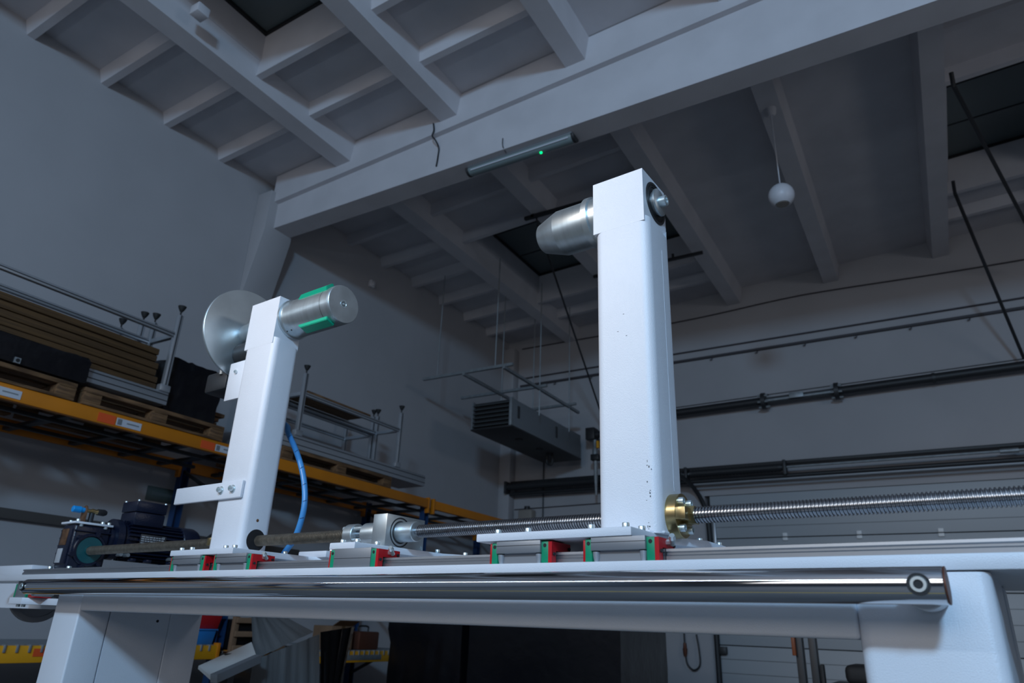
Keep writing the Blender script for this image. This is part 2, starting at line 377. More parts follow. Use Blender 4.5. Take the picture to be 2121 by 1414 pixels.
# ---- linear guide blocks
def block(parent, x0, x1, flanged=True, nip=1, y0=1.462, y1=1.56):
    xc0, xc1 = x0 + .024, x1 - .03
    zt = ZP
    if flanged:
        mb = MB().box(xc0, xc1, y0, y1, zt - .03, zt, .0015)
        bl = part('guide_block', mb, m_block, parent)
        part('block_joint', MB().box(xc0, xc1, y0 - .0006, y0 + .001, zt - .0125, zt - .0115), m_dark, bl)
        part('block_body', MB().prism([(xc0 + .014, ZB + .001), (xc1 - .012, ZB + .001), (xc1 - .020, zt - .03), (xc0 + .018, zt - .03)], y0 + .012, y1 - .012, 'y'), m_block, bl)
        for x in (xc0 + .009, xc1 - .009):
            part('bolt_boss', MB().lathe([(ZB + .001, .0055), (ZB + .012, .008), (zt - .032, .009)], (x, y0 + .012, 0), 'z', 18), m_alu, bl)
    else:
        bl = part('guide_block', MB().box(xc0, xc1, y0 + .004, y1 - .004, ZB + .001, zt, .0015), m_block, parent)
        part('block_joint', MB().box(xc0, xc1, y0 + .0034, y0 + .0046, ZB + .026, ZB + .027), m_dark, bl)
    for a, b in ((x0 + .006, xc0), (xc1, x1 - .010)):
        gcap = part('end_cap', MB().box(a, b, y0 + .006, y1 - .006, ZB + .001, zt - .003, .002), m_green, bl)
        part('cap_hole', MB().cyl(((a + b) / 2, 0, zt - .013), 'y', y0 + .0052, y0 + .0075, .0045, 14), m_dark, bl)
    part('seal', MB().box(x0, x0 + .006, y0 + .007, y1 - .007, ZB + .001, zt - .004, .001), m_red, bl)
    part('seal', MB().prism([(y0 + .006, ZB + .001), (1.487, ZB + .001), (1.487, ZB + .03), (1.533, ZB + .03), (1.533, ZB + .001), (y1 - .006, ZB + .001), (y1 - .006, zt - .004), (y0 + .006, zt - .004)], x1 - .010, x1, 'x'), m_red, bl)
    for y, z in ((1.476, ZB + .022), (1.545, zt - .016)):
        part('seal_screw', MB().cyl((x1, y, z), 'x', -.001, .004, .004, 12), m_dark, bl)
    if nip & 1:
        n = MB().lathe([(0, .006), (.006, .006), (.006, .0045), (.011, .0045), (.011, .007), (.017, .007)], (x1, 1.51, zt - .012), 'x', 10)
        n.lathe([(0, .006), (.006, .0065), (.009, .0045), (.013, .0065), (.018, .005), (.018, .002), (.016, 0)], (x1 + .014, 1.51, zt - .014), 'y', 14)
        t = MB(); t.tube([(x1, 1.51, zt - .012), (x1 + .012, 1.51, zt - .012)], .0065, 6)
        t.tube([(x1 + .012, 1.514, zt - .016), (x1 + .019, 1.496, zt - .003)], .0062, 10); t.tube([(x1 + .0185, 1.498, zt - .0045), (x1 + .021, 1.491, zt + .0005)], [.0085, .006], 12)
        n.bm.free(); part('grease_nipple', t, m_bolt, bl)
    if nip & 2:
        part('grease_nipple', MB().cyl((x0, 1.50, zt - .012), 'x', -.012, 0, .006, 12), m_bolt, bl)
    return bl

# ---- right (tall) carriage
tc = thing('tailstock_carriage', (-.93, 1.66, ZB), 'tall white pillar on a sliding plate, steel cone at its top pointing left', 'carriage', FM)
poly = [(-1.152, 1.458), (-.716, 1.458), (-.716, 1.615), (-.705, 1.65), (-.655, 1.765), (-.655, 1.99), (-1.152, 1.99)]
part('base_plate', MB().prism(poly, ZP, ZT, 'z', .0025), m_white, tc)
b1 = block(tc, -1.115, -.93, True, 2); b2 = block(tc, -.845, -.655, True, 1)
for x in (-1.05, -.80): part('rear_block', MB().box(x, x + .1, 1.87, 1.97, ZB + .03, ZP, .002), m_block, tc)
for x, y in ((-1.098, 1.478), (-1.006, 1.478), (-.828, 1.478), (-.738, 1.478), (-.69, 1.80), (-.675, 1.90), (-.80, 1.95)):
    put('socket_bolt', bolt, tc, (x, y, ZT))
for y in (1.54,): put('socket_bolt', bolt, tc, (-.728, y, ZT))
pil = MB(); pil.prism(rrect(-.868, -.699, 1.58, 1.735, .026, 6), ZT, 1.086, 'z')
for v in pil.bm.verts:
    if v.co.z > 1: v.co.z = 1.096 - .13 * max(0, v.co.y - 1.58) + (.02 if v.co.x < -.8 else 0) + (.03 if v.co.y > 1.72 else 0)
pl = part('pillar', pil, m_whiter, tc)
part('weld_seam', MB().box(-.7, -.6985, 1.672, 1.6735, .33, 1.02), m_white, pl)
part('weld_bead', MB().tube([(-.846, 1.579, ZT + .003), (-.725, 1.579, ZT + .003), (-.70, 1.60, ZT + .003), (-.698, 1.62, ZT + .003)], .004, 8), m_whiter, pl)
sc = MB()
for k in range(14):
    z = random.choice((.30, .33, .37, .245)) + random.uniform(-.02, .02); x = -.722 + random.uniform(-.012, .006); sc.box(x, x + random.uniform(.001, .003), 1.5796, 1.5805, z, z + random.uniform(.001, .006))
for x, z in ((-.80, .752), (-.775, .735), (-.782, .80)): sc.box(x, x + .004, 1.5797, 1.5805, z, z + .0012)
part('scuff_mark', sc, m_dark, pl, kind='stuff')
hd = part('pillar_head', MB().box(-.8705, -.708, 1.5798, 1.733, 1.077, 1.251), m_whiter, tc)
brg = MB(); brg.lathe([(0, .066), (.0015, .066), (.0015, .058), (-.004, .056), (-.004, .047), (.001, .046), (.001, .038), (-.003, .037)], (-.708, YC, ZC), 'x', 48)
part('bearing_ring', brg, m_black, tc)
part('bearing_groove', MB().lathe([(.0005, .062), (.002, .0615), (.002, .0605), (.0005, .06)], (-.708, YC, ZC), 'x', 48).lathe([(.0, .052), (.0018, .0515), (.0018, .0505), (.0, .05)], (-.708, YC, ZC), 'x', 48), m_dsteel, tc)
part('shaft_washer', MB().lathe([(-.004, .036), (.006, .036), (.008, .033), (.008, .042), (.014, .042), (.016, .039), (.016, 0)], (-.708, YC, ZC), 'x', 40), m_zinc, tc)
hub = MB().lathe([(.016, .0165), (.034, .0165), (.036, .0145), (.036, .009), (.028, .008), (.028, 0)], (-.708, YC, ZC), 'x', 24)
part('shaft_bolt', hub, m_bolt, tc)
cone = MB().lathe([(-.05, .060), (-.048, .073), (.105, .073), (.106, .0725), (.178, .048), (.182, .044), (.182, 0)], (0, 0, 0), 'x', 64)
bmesh.ops.transform(cone.bm, matrix=Matrix.Translation((-.871 - .05, YC, ZC)) @ Matrix.Scale(-1, 4, (1, 0, 0)), verts=cone.bm.verts)
bmesh.ops.reverse_faces(cone.bm, faces=cone.bm.faces)
part('centring_cone', cone, m_zinc2, tc, 'bright steel cone that grips the core')
part('cone_flange', MB().lathe([(-.05, .075), (-.048, .081), (-.03, .081), (-.03, .07), (-.0, .07)], (-.871, YC, ZC), 'x', 48), m_zinc, tc)

def brass_nut(parent, x, dirx):
    """flanged nut bolted to the side of a pillar"""
    n = MB().lathe([(0, .0525), (.001, .0535), (.027, .0535), (.028, .0525), (.028, 0)], (0, 0, 0), 'x', 48)
    n.box(.027, .052, -.052 if dirx > 0 else .0, .0 if dirx > 0 else .052, -.0145, .0145, .001)
    n.lathe([(.027, .024), (.06, .024)], (0, 0, 0), 'x', 6)
    if dirx < 0:
        bmesh.ops.transform(n.bm, matrix=Matrix.Rotation(PI, 4, 'Z'), verts=n.bm.verts)
    bmesh.ops.translate(n.bm, vec=(x, YS, ZS), verts=n.bm.verts)
    o = part('screw_nut', n, m_brass, parent, 'round brass flanged nut around the lead screw')
    for k in (52, 128, -52, -128):
        a = R(k)
        put('socket_bolt', bolt, parent, (x + dirx * .028, YS + .04 * math.cos(a), ZS + .04 * math.sin(a)), RX if dirx > 0 else RXN, 1.15)
brass_nut(tc, -.7, 1)

# ---- left carriage
hc = thing('headstock_carriage', (-2.4, 1.66, ZB), 'white pillar on a sliding plate with steel disc and green-ribbed expanding spindle', 'carriage', FM)
poly = [(-2.60, 1.468), (-2.213, 1.468), (-2.213, 1.79), (-2.13, 1.87), (-2.13, 1.99), (-2.60, 1.99)]
part('base_plate', MB().prism(poly, ZP, ZT, 'z', .0025), m_white, hc)
part('rear_lug', MB().box(-2.30, -2.14, 1.81, 1.97, ZT - .002, ZT + .022, .004), m_white, hc)
put('socket_bolt', bolt, hc, (-2.17, 1.86, ZT + .022))
block(hc, -2.588, -2.363, True, 0); block(hc, -2.318, -2.095, True, 1)
for x in (-2.55, -2.28): part('rear_block', MB().box(x, x + .1, 1.87, 1.97, ZB + .03, ZP, .002), m_block, hc)
for x, y in ((-2.565, 1.49), (-2.498, 1.49), (-2.29, 1.49), (-2.238, 1.49), (-2.235, 1.70)): put('socket_bolt', bolt, hc, (x, y, ZT))
pil = MB(); pil.prism(rrect(-2.553, -2.352, 1.58, 1.708, .026, 6), ZT, 1.06, 'z')
for v in pil.bm.verts:
    if v.co.z > 1: v.co.z = 1.072 - .20 * max(0, v.co.y - 1.58)
pl = part('pillar', pil, m_whiter, hc)
part('screw_hole', MB().lathe([(0, .040), (.001, .040), (.001, 0)], (-2.352, 1.648, ZS), 'x', 36), m_dark, pl)
part('rust_spot', MB().lathe([(0, .006), (.0006, .005), (.0006, 0)], (-2.352, 1.642, .338), 'x', 10), m_copper, pl)
hd = part('pillar_head', MB().box(-2.556, -2.366, 1.5798, 1.7065, 1.045, 1.255), m_whiter, hc)
sp = MB().lathe([(0, .086), (.012, .086), (.016, .08), (.30, .08)], (-2.366, YC, ZC), 'x', 64)
spo = part('expanding_spindle', sp, m_zinc2, hc)
part('spindle_cap', MB().lathe([(.268, .0), (.268, .076), (.276, .076), (.276, .079), (.307, .079), (.309, .077), (.309, .0)], (-2.366, YC, ZC), 'x', 64), m_zinc, spo)
part('cap_screw', MB().lathe([(.309, .016), (.3105, .016), (.3105, .012), (.309, .0105), (.309, .005), (.3115, .0045), (.3115, 0)], (-2.366, YC, ZC), 'x', 24), m_bolt, spo)
part('spindle_groove', MB().lathe([(.255, .0803), (.2565, .0803)], (-2.366, YC, ZC), 'x', 64), m_dark, spo)
for deg in (50, -70, 170):
    a = R(180 - deg); ca, sa = math.cos(a), math.sin(a)
    v = []
    for x0, x1, rr, hw_ in ((-2.285, -2.092, .066, .026), (-2.245, -2.086, .0915, .020)):
        for x in (x0, x1):
            for q in (-hw_, hw_): v.append((x, YC + rr * ca - q * sa, ZC + rr * sa + q * ca))
    mb = MB(); mb._add(v, [(0, 1, 3, 2), (4, 6, 7, 5), (0, 4, 5, 1), (2, 3, 7, 6), (0, 2, 6, 4), (1, 5, 7, 3)])
    bmesh.ops.recalc_face_normals(mb.bm, faces=mb.bm.faces); bmesh.ops.bevel(mb.bm, geom=mb.bm.edges[:], offset=.002, segments=2, affect='EDGES')
    part('gripping_rib', mb, m_greenb, spo, 'bright green gripping rib')
    hm = MB()
    for x in (-2.318, -2.345):
        for q in (-.012,): hm.tube([(x, YC + .070 * ca - q * sa, ZC + .070 * sa + q * ca), (x, YC + .0803 * ca - q * sa, ZC + .0803 * sa + q * ca)], .0035, 8)
    part('rib_screw', hm, m_dark, spo)
part('disc_plate', MB().lathe([(-.006, 0), (-.006, .209), (-.004, .211), (.004, .211), (.006, .209), (.006, 0)], (-2.70, YC, ZC), 'x', 96), m_zinc2, hc, 'large round zinc disc')
part('disc_hub', MB().lathe([(.006, .046), (.05, .046), (.055, .049), (.145, .049)], (-2.70, YC, ZC), 'x', 40), m_zinc, hc)
cl = part('clamp_housing', MB().box(-2.735, -2.585, 1.63, 1.74, .985, 1.10, .006).box(-2.86, -2.70, 1.61, 1.74, .91, 1.0, .012), m_black, hc)
part('clamp_cover', MB().lathe([(-.13, .052), (-.128, .055), (-.0, .055), (.002, .052)], (-2.58, YC, 1.075), 'x', 36), m_black, cl)
part('clamp_pin', MB().cyl((-2.745, 1.612, 1.0), 'z', -.02, .02, .012, 14), m_galv, cl)
part('side_plate', MB().box(-2.668, -2.55, 1.598, 1.612, .842, 1.012, .004), m_whiter, hc)
put('socket_bolt', bolt, hc, (-2.612, 1.598, .965), RYN, .9)
part('strip_bracket', MB().box(-2.83, -2.378, 1.566, 1.5795, .415, .481, .004, 3), m_whiter, hc)
for x in (-2.506, -2.43):
    put('washer', bpy.data.meshes.get('washer') or MB().lathe([(0, .0155), (.003, .0155), (.003, 0)], (0, 0, 0), 'z', 24).mesh('washer', m=m_bolt), hc, (x, 1.566, .45), RYN)
    put('socket_bolt', bolt, hc, (x, 1.563, .451), RYN, 1.25)
brass_nut(hc, -2.553, -1)

# ---- screw bearing on its own little carriage
bs = thing('screw_bearing_carriage', (-1.66, 1.66, ZB), 'square steel bearing block on a narrow white slide between the pillars', 'bearing block', FM)
poly = [(-1.735, 1.478), (-1.625, 1.478), (-1.618, 1.56), (-1.59, 1.84), (-1.55, 1.90), (-1.55, 1.99), (-1.735, 1.99)]
part('base_plate', MB().prism(poly, ZP, ZT, 'z', .003), m_white, bs)
block(bs, -1.72, -1.512, False, 1)
part('rear_block', MB().box(-1.70, -1.58, 1.88, 1.96, ZB + .03, ZP, .002), m_block, bs)
for x, y in ((-1.708, 1.505), (-1.645, 1.505), (-1.632, 1.575), (-1.60, 1.82), (-1.57, 1.93)): put('socket_bolt', bolt, bs, (x, y, ZT))
part('bearing_housing', MB().box(-1.682, -1.622, 1.596, 1.772, ZT, .3175, .0015), m_zinc, bs)
part('bearing_ring', MB().lathe([(-.003, .046), (.001, .046), (.001, .042), (-.002, .041), (-.002, .036), (.001, .035), (.001, .03)], (-1.622, YS, ZS), 'x', 40), m_dsteel, bs)

# ---- lead screws and coupling
def thread(x0, x1, pitch=.0078, r1=.0198, r0=.0165, seg=24):
    """trapezoid thread: rings of a helix sheared round the axis"""
    n = int((x1 - x0) / pitch); prof_ = [(0, r0), (.34, r0), (.5, r1), (.86, r1)]
    vs_, fs = [], []
    for t in range(n):
        for q, r in prof_:
            for k in range(seg):
                a = 2 * PI * k / seg
                vs_.append((x0 + (t + q + k / seg) * pitch, YS + r * math.cos(a), ZS + r * math.sin(a)))
    rows = n * 4
    for i in range(rows - 1):
        for k in range(seg):
            if k < seg - 1: fs.append((i * seg + k, i * seg + k + 1, (i + 1) * seg + k + 1, (i + 1) * seg + k))
            elif i + 5 < rows:                       # the last column meets the first one turn further on
                fs.append((i * seg + k, (i + 4) * seg, (i + 5) * seg, (i + 1) * seg + k))
    mb = MB(); mb._add(vs_, fs); mb.cyl((0, YS, ZS), 'x', x0, x1, r0 * .96, 20); return mb
ls = thing('lead_screw', (-1.8, YS, ZS), 'long threaded lead screw running the length of the bed through both pillars', 'lead screw', FM)
part('left_thread', thread(-3.655, -1.856), m_screwb, ls, 'oily brown left half of the screw', smooth=30)
part('right_thread', thread(-1.545, .9), m_screw, ls, 'bright steel right half of the screw', smooth=30)
part('plain_shaft', MB().cyl((0, YS, ZS), 'x', -1.86, -1.54, .0155, 24), m_screw, ls)
part('coupling_disc', MB().lathe([(-1.855, .033), (-1.853, .036), (-1.815, .036), (-1.813, .034)], (0, YS, ZS), 'x', 40), m_zinc, ls)
part('coupling_disc', MB().lathe([(-1.772, .033), (-1.77, .036), (-1.70, .036), (-1.682, .03)], (0, YS, ZS), 'x', 40), m_zinc, ls)
for k in range(4):
    a = R(45 + 90 * k); y, z = YS + .026 * math.cos(a), ZS + .026 * math.sin(a)
    part('coupling_pin', MB().cyl((0, y, z), 'x', -1.82, -1.765, .006, 14), m_bolt, ls)
    put('socket_bolt', bolt, ls, (-1.855, y, z), RXN)
part('clamp_sleeve', MB().lathe([(-1.622, .031), (-1.552, .031), (-1.55, .029), (-1.55, .022)], (0, YS, ZS), 'x', 36), m_zinc, ls)

# ---- gear motor
gm = thing('gear_motor', (-3.72, 1.9, ZB), 'dark navy worm gear motor with terminal box at the left end of the screw', 'motor', FM)
gb = MB().box(-3.79, -3.665, 1.575, 1.745, .178, .383, .012, 3)
gbo = part('gearbox', gb, m_navy, gm)
for k in range(5): part('housing_fin', MB().box(-3.668, -3.655, 1.575, 1.745, .35 - .03 * k, .356 - .03 * k, .001) if k < 1 else MB().box(-3.785, -3.675, 1.568, 1.58, .21 + .035 * k, .216 + .035 * k, .001), m_navy, gbo)
part('front_cover', MB().box(-3.78, -3.675, 1.567, 1.577, .20, .36, .004), m_navy, gbo)
part('rust_patch', MB().box(-3.765, -3.70, 1.5645, 1.568, .285, .36, .001), m_copper, gbo, 'rusty orange inspection cover')
part('serial_plate', MB().box(-3.765, -3.715, 1.5645, 1.568, .205, .27, .001), m_print, gbo)
part('flange_ring', MB().lathe([(-3.67, .075), (-3.655, .075), (-3.65, .071), (-3.65, .062), (-3.658, .060)], (0, YS, ZS + .004), 'x', 44), m_navy, gbo)
part('output_seal', MB().lathe([(-3.665, .061), (-3.654, .060), (-3.654, .024), (-3.645, .023)], (0, YS, ZS + .002), 'x', 40), m_teal, gbo, 'teal output seal')
for k in range(6):
    a = R(15 + 60 * k); part('flange_lug', MB().cyl((-3.66, YS + .078 * math.cos(a), ZS + .078 * math.sin(a)), 'x', -.01, .012, .012, 12), m_navy, gbo)
part('base_strip', MB().box(-3.95, -3.64, 1.56, 1.80, ZB, .174, .003), m_white, gm)
for x, y in ((-3.655, 1.59), (-3.652, 1.72), (-3.80, 1.57)): put('socket_bolt', bolt, gm, (x, y, .176), (0, 0, 0), 1.3)
tp = part('top_plate', MB().box(-3.80, -3.655, 1.565, 1.745, .384, .394, .002), m_white, gm)
for x, y in ((-3.78, 1.60), (-3.675, 1.585), (-3.675, 1.70), (-3.675, 1.73)): put('socket_bolt', bolt, gm, (x, y, .394), (0, 0, 0), 1.1)
for y in (1.60, 1.715): put('socket_bolt', bolt, gm, (-3.668, y, .384), (PI, 0, 0), 1.1)
tab = MB().prism([(-3.715, .394), (-3.665, .394), (-3.665, .455), (-3.672, .468), (-3.685, .474), (-3.698, .468), (-3.715, .455)], 1.606, 1.612, 'y', .001)
tb = part('sensor_bracket', tab, m_copper, gm)
part('button', MB().lathe([(1.552, .013), (1.554, .015), (1.588, .016), (1.590, .012), (1.606, .012)], (-3.69, 0, .45), 'y', 20), m_blue, tb, 'bright blue push button')
part('fitting', MB().lathe([(1.612, .012), (1.62, .012), (1.62, .009), (1.640, .009), (1.640, .0125), (1.652, .0125), (1.652, .010), (1.668, .012)], (-3.69, 0, .45), 'y', 12), m_brass, tb)
part('fitting_plug', MB().lathe([(1.668, .015), (1.70, .016), (1.712, .010), (1.712, 0)], (-3.69, 0, .45), 'y', 16), m_black, tb)
part('fitting_stem', MB().cyl((-3.69, 1.645, 0), 'z', .394, .442, .012, 14), m_dsteel, tb)
XM, ZM = -3.725, .335
mo = MB().lathe([(1.745, .07), (1.765, .07), (1.767, .098), (1.80, .098), (1.81, .09), (1.815, .082), (2.12, .082)], (XM, 0, ZM), 'y', 40)
mb_ = part('motor_body', mo, m_navy, gm)
mo = MB()
for k in range(28):
    a = 2 * PI * k / 28
    t = Matrix.Translation((XM, 0, ZM)) @ Matrix.Rotation(a, 4, 'Y')
    mo.box(-.0018, .0018, 1.825, 2.115, .08, .098, 0, 2, t)
part('cooling_fin', mo, m_navy, mb_, kind='stuff')
part('fan_cover', MB().lathe([(2.11, .096), (2.115, .1), (2.19, .1), (2.21, .092), (2.213, .06), (2.213, 0)], (XM, 0, ZM), 'y', 40), m_navy, gm)
tbx = part('terminal_box', MB().box(-3.80, -3.655, 1.838, 1.995, .41, .475, .005), m_navy, gm)
part('box_lid', MB().box(-3.803, -3.652, 1.835, 1.998, .477, .531, .006), m_navy, tbx)
for x, y in ((-3.662, 1.845), (-3.662, 1.988), (-3.79, 1.845)): put('socket_bolt', bolt, gm, (x, y, .528), (0, 0, 0), .8)
pp = part('name_plate', MB().box(-3.629, -3.626, 1.875, 2.01, .318, .368, .001), m_plate, gm)
ink = MB()
for r_ in range(4):
    y = 1.88
    while y < 2.0:
        l = random.uniform(.006, .018); ink.box(-3.6258, -3.6254, y, min(y + l, 2.006), .324 + r_ * .010, .3285 + r_ * .010); y += l + .004
part('print_lines', ink, m_print, pp, kind='stuff')
def text_part(txt, size, m, parent, p, rot):
    cu = bpy.data.curves.new('lettering', 'FONT'); cu.body = txt; cu.size = size; cu.extrude = .0003
    o = bpy.data.objects.new('lettering', cu); C.objects.link(o)
    bpy.context.view_layer.update()
    me = bpy.data.meshes.new_from_object(o.evaluated_get(bpy.context.evaluated_depsgraph_get())); bpy.data.objects.remove(o)
    me.materials.clear(); me.materials.append(m); me.name = 'lettering'
    return put('lettering', me, parent, p, rot)
text_part('CE', .014, m_print, pp, Vector((-3.6253, 1.985, .355)) - BASE[gm.name] + Vector((0, 0, 0)) + BASE[gm.name], (PI / 2, 0, PI / 2))
BASE[pp.name] = BASE[gm.name]
for y in (1.85, 1.93, 2.05): part('motor_foot', MB().box(-3.66, -3.63, y, y + .03, .235, .25, .003), m_navy, mb_)
for y in (1.80, 1.835, 2.06): part('stator_bolt', MB().cyl((-3.64, y, .262), 'x', -.03, .012, .009, 12), m_galv, mb_)

# ---- blue hose
hp = smooth_path([(-2.56, 1.80, .80), (-2.47, 1.79, .755), (-2.441, 1.78, .721), (-2.376, 1.78, .644), (-2.317, 1.78, .559), (-2.281, 1.78, .479), (-2.267, 1.78, .403), (-2.279, 1.78, .33), (-2.304, 1.78, .277), (-2.343, 1.78, .237), (-2.36, 1.785, .219)], 6)
ho = thing('air_hose', (-2.36, 1.785, .219), 'blue printed air hose curving behind the left pillar', 'hose', FM)
part('tube', MB().tube(hp, .0115, 14), m_hose, ho)
mk = MB()
for i in range(14, len(hp) - 6, 5):
    d = (hp[i + 1] - hp[i]).normalized(); s_ = Vector((.55, -.83, 0)); s_ = (s_ - d * s_.dot(d)).normalized(); t_ = d.cross(s_)
    q = [hp[i] + .0118 * (s_ * math.cos(a) + t_ * math.sin(a)) for a in (-.9, -.5, -.1, .3)]
    mk.tube([q[j] + d * (.002 * j) for j in range(4)], .0011, 6)
part('print_mark', mk, m_hosemark, ho, kind='stuff')
#--ROOM THINGS--
# ================================================================== ROOM THINGS (frame FR)
def bar(mb, a, b, wx, wz): return mb.beam(a, b, wx, wz)
# ---- pallet rack along the left wall
rk = thing('pallet_rack', (-6.0, 4.45, -Z0), 'long orange and blue pallet rack along the left wall', 'rack')
YU = (-.95, 1.75, 4.42, 7.2, 9.9)
for y in YU:
    for x in (-5.56, -6.52):
        u = MB().box(x - .035, x - .015, y - .045, y + .045, -Z0, 1.47).box(x - .015, x + .04, y - .045, y - .035, -Z0, 1.47).box(x - .015, x + .04, y + .035, y + .045, -Z0, 1.47)
        up_ = part('upright', u, m_rblue, rk)
    for k in range(4):
        a, b = (-5.56, -6.52) if k % 2 else (-6.52, -5.56)
        part('brace', MB().beam((a, y, -.6 + .5 * k), (b, y, -.15 + .5 * k), .03, .03), m_dsteel, rk)
for (ya, yb) in zip(YU, YU[1:]):
    for zt, xs in ((1.455, (-5.475, -6.53)), (-.232 if ya < 4 else -.29, (-5.475,))):
        for x in xs:
            bm_ = part('beam', MB().box(x - .025, x + .025, ya + .05, yb - .05, zt - .108, zt, .006), m_yellow if zt < 0 else m_orange, rk)
            for y in (ya + .055, yb - .055):
                part('beam_connector', MB().box(x - .03, x + .03, y - .015, y + .015, zt - .17, zt + .02, .003), m_orange, bm_)
for y in (1.25, 2.15, 2.72, 3.26, 3.72, 4.12, 4.75, 5.35, 5.95, 6.45, 6.95, 7.4, 8.1, 8.9): part('deck_bar', MB().box(-6.5, -5.5, y - .03, y + .03, 1.355, 1.385, .004), m_pipe, rk)
for x in (-5.72, -6.2):
    part('deck_runner', MB().box(x - .02, x + .02, -.9, 4.3, 1.33, 1.36, .004), m_pipe, rk)
    part('deck_runner', MB().box(x - .02, x + .02, 4.6, 9.3, 1.33, 1.36, .004), m_pipe, rk)
for y in (2.5, 3.9, 5.2, 5.9): part('deck_bar', MB().box(-6.5, -5.5, y - .025, y + .025, -.25, -.238, .002), m_galv, rk)
hookmesh = MB().box(-.012, .03, -.008, .008, -.045, .006, .003).mesh('deck_clip', m=m_galv)
for k in range(30): put('deck_clip', hookmesh, rk, (-5.47, 1.95 + .08 * k, -.23))
for k in range(30): put('deck_clip', hookmesh, rk, (-5.47, 4.62 + .08 * k, -.288))
part('wire_deck', MB().box(-6.45, -5.5, 1.85, 4.35, -.236, -.226), m_galv, rk); part('wire_deck', MB().box(-6.45, -5.5, 4.55, 7.1, -.288, -.28), m_galv, rk)
for y0, y1 in ((2.10, 2.31), (3.02, 3.23), (3.95, 4.14)):
    lb = part('label', MB().box(-5.4495, -5.447, y0, y1, 1.365, 1.425), m_label, rk)
    part('label_code', MB().box(-5.447, -5.4462, y0 + .008, y0 + .045, 1.372, 1.418), m_galv, lb)
    part('label_line', MB().box(-5.447, -5.4462, y0 + .085, y1 - .02, 1.392, 1.402), m_galv, lb)
    part('sticker', MB().box(-5.4495, -5.447, y0 - .15, y0 - .01, 1.36, 1.43), m_ored, rk, 'orange-red sticker')
part('sticker', MB().box(-5.4495, -5.447, 2.86, 2.98, -.30, -.25), m_ored, rk, 'orange-red sticker')

# ---- pallets
def pallet(x0, x1, y0, y1, z0, label):
    t = thing('pallet', ((x0 + x1) / 2, (y0 + y1) / 2, z0), label, 'pallet', FR, 'wooden pallets on the upper rack beams')
    for k in range(3):
        x = x0 + .05 + (x1 - x0 - .1) * k / 2
        part('runner', MB().box(x - .05, x + .05, y0, y1, z0, z0 + .022, .003), m_wood, t)
        for j in range(3):
            y = y0 + .07 + (y1 - y0 - .14) * j / 2
            part('block', MB().box(x - .05, x + .05, y - .07, y + .07, z0 + .022, z0 + .1, .004), m_wood, t)
    n = 6
    for j in range(3):
        y = y0 + .07 + (y1 - y0 - .14) * j / 2
        part('cross_board', MB().box(x0, x1, y - .06, y + .06, z0 + .09, z0 + .102, .002), m_wood, t)
    for k in range(n):
        x = x0 + .06 + (x1 - x0 - .12) * k / (n - 1)
        part('deck_board', MB().box(x - .06, x + .06, y0, y1, z0 + .1 + random.uniform(0, .004), z0 + .135, .003), m_wood, t)
    return t
pallet(-6.45, -5.44, 1.35, 2.66, 1.456, 'brown wooden pallet under the corrugated brown boards, nearer one')
pallet(-6.45, -5.44, 2.72, 4.0, 1.456, 'brown wooden pallet under the black wrapped bundle on the rack')
pallet(-6.45, -5.46, 4.72, 6.40, 1.456, 'brown wooden pallet under the far upturned aluminium table')
# ---- upturned aluminium tables
def table(x0, x1, ya, yb, ys0, ys1, z0, z1, rails, ztop, label):
    t = thing('profile_table', ((x0 + x1) / 2, (ya + yb) / 2, z0), label, 'table', FR, 'upturned aluminium tables on the rack')
    part('table_slab', MB().box(x0, x1, ys0, ys1, z0, z1, .005), m_alu, t)
    for k in (.3, .75): part('slab_groove', MB().box(x1 - .001, x1 + .002, ys0, ys1, z0 + (z1 - z0) * k, z0 + (z1 - z0) * k + .008), m_dsteel, t)
    for y in (ya, yb):
        for x in (x0 + .022, x1 - .018):
            lg = part('leg', MB().box(x - .022, x + .022, y - .022, y + .022, z1, ztop - .09, .003), m_alu, t)
            part('leg_groove', MB().box(x + .0215, x + .0232, y - .005, y + .005, z1, ztop - .09), m_dsteel, lg)
            part('foot', MB().lathe([(ztop - .09, .006), (ztop - .055, .008), (ztop - .05, .014), (ztop - .02, .030), (ztop, .036), (ztop, 0)], (x, y, 0), 'z', 16), m_rubber, lg)
            part('leg_bracket', MB().box(x - .03, x + .03, y - .05, y + .05, z1 - .002, z1 + .06, .01), m_alu, lg)
        for z in rails: part('cross_rail', MB().box(x0 + .03, x1 - .03, y - .02, y + .02, z - .02, z + .02, .003), m_alu, t)
    for z in rails:
        for x in (x0 + .022, x1 - .018):
            r_ = part('long_rail', MB().box(x - .02, x + .02, ya, yb, z - .02, z + .02, .003), m_alu, t)
            part('rail_groove', MB().box(x + .0195, x + .0212, ya, yb, z - .004, z + .004), m_dsteel, r_)
    return t
table(-5.89, -5.48, .75, 3.37, .6, 3.42, 1.64, 1.75, (2.27,), 2.55, 'upturned aluminium table holding brown boards, nearest the aisle')
table(-6.30, -5.92, .75, 3.30, .6, 3.36, 1.64, 1.75, (2.20,), 2.55, 'upturned aluminium table behind the one with brown boards')
table(-5.90, -5.48, 4.90, 6.50, 4.45, 7.06, 1.60, 1.735, (2.19,), 2.50, 'upturned aluminium table beyond the left pillar, nearest the aisle')
table(-6.42, -5.93, 4.90, 6.50, 4.5, 6.9, 1.60, 1.735, (2.17,), 2.50, 'upturned aluminium table beyond the left pillar, against the wall')
bb = thing('board_bundle', (-5.7, 2.1, 1.75), 'brown ribbed boards lying in an upturned aluminium table', 'boards')
for k in range(6):
    o = random.uniform(-.012, .012)
    part('board', MB().box(-5.86, -5.535 + o, .95, 3.31 + random.uniform(-.03, .02), 1.752 + .062 * k, 1.752 + .062 * k + .055, .008), m_brown, bb)
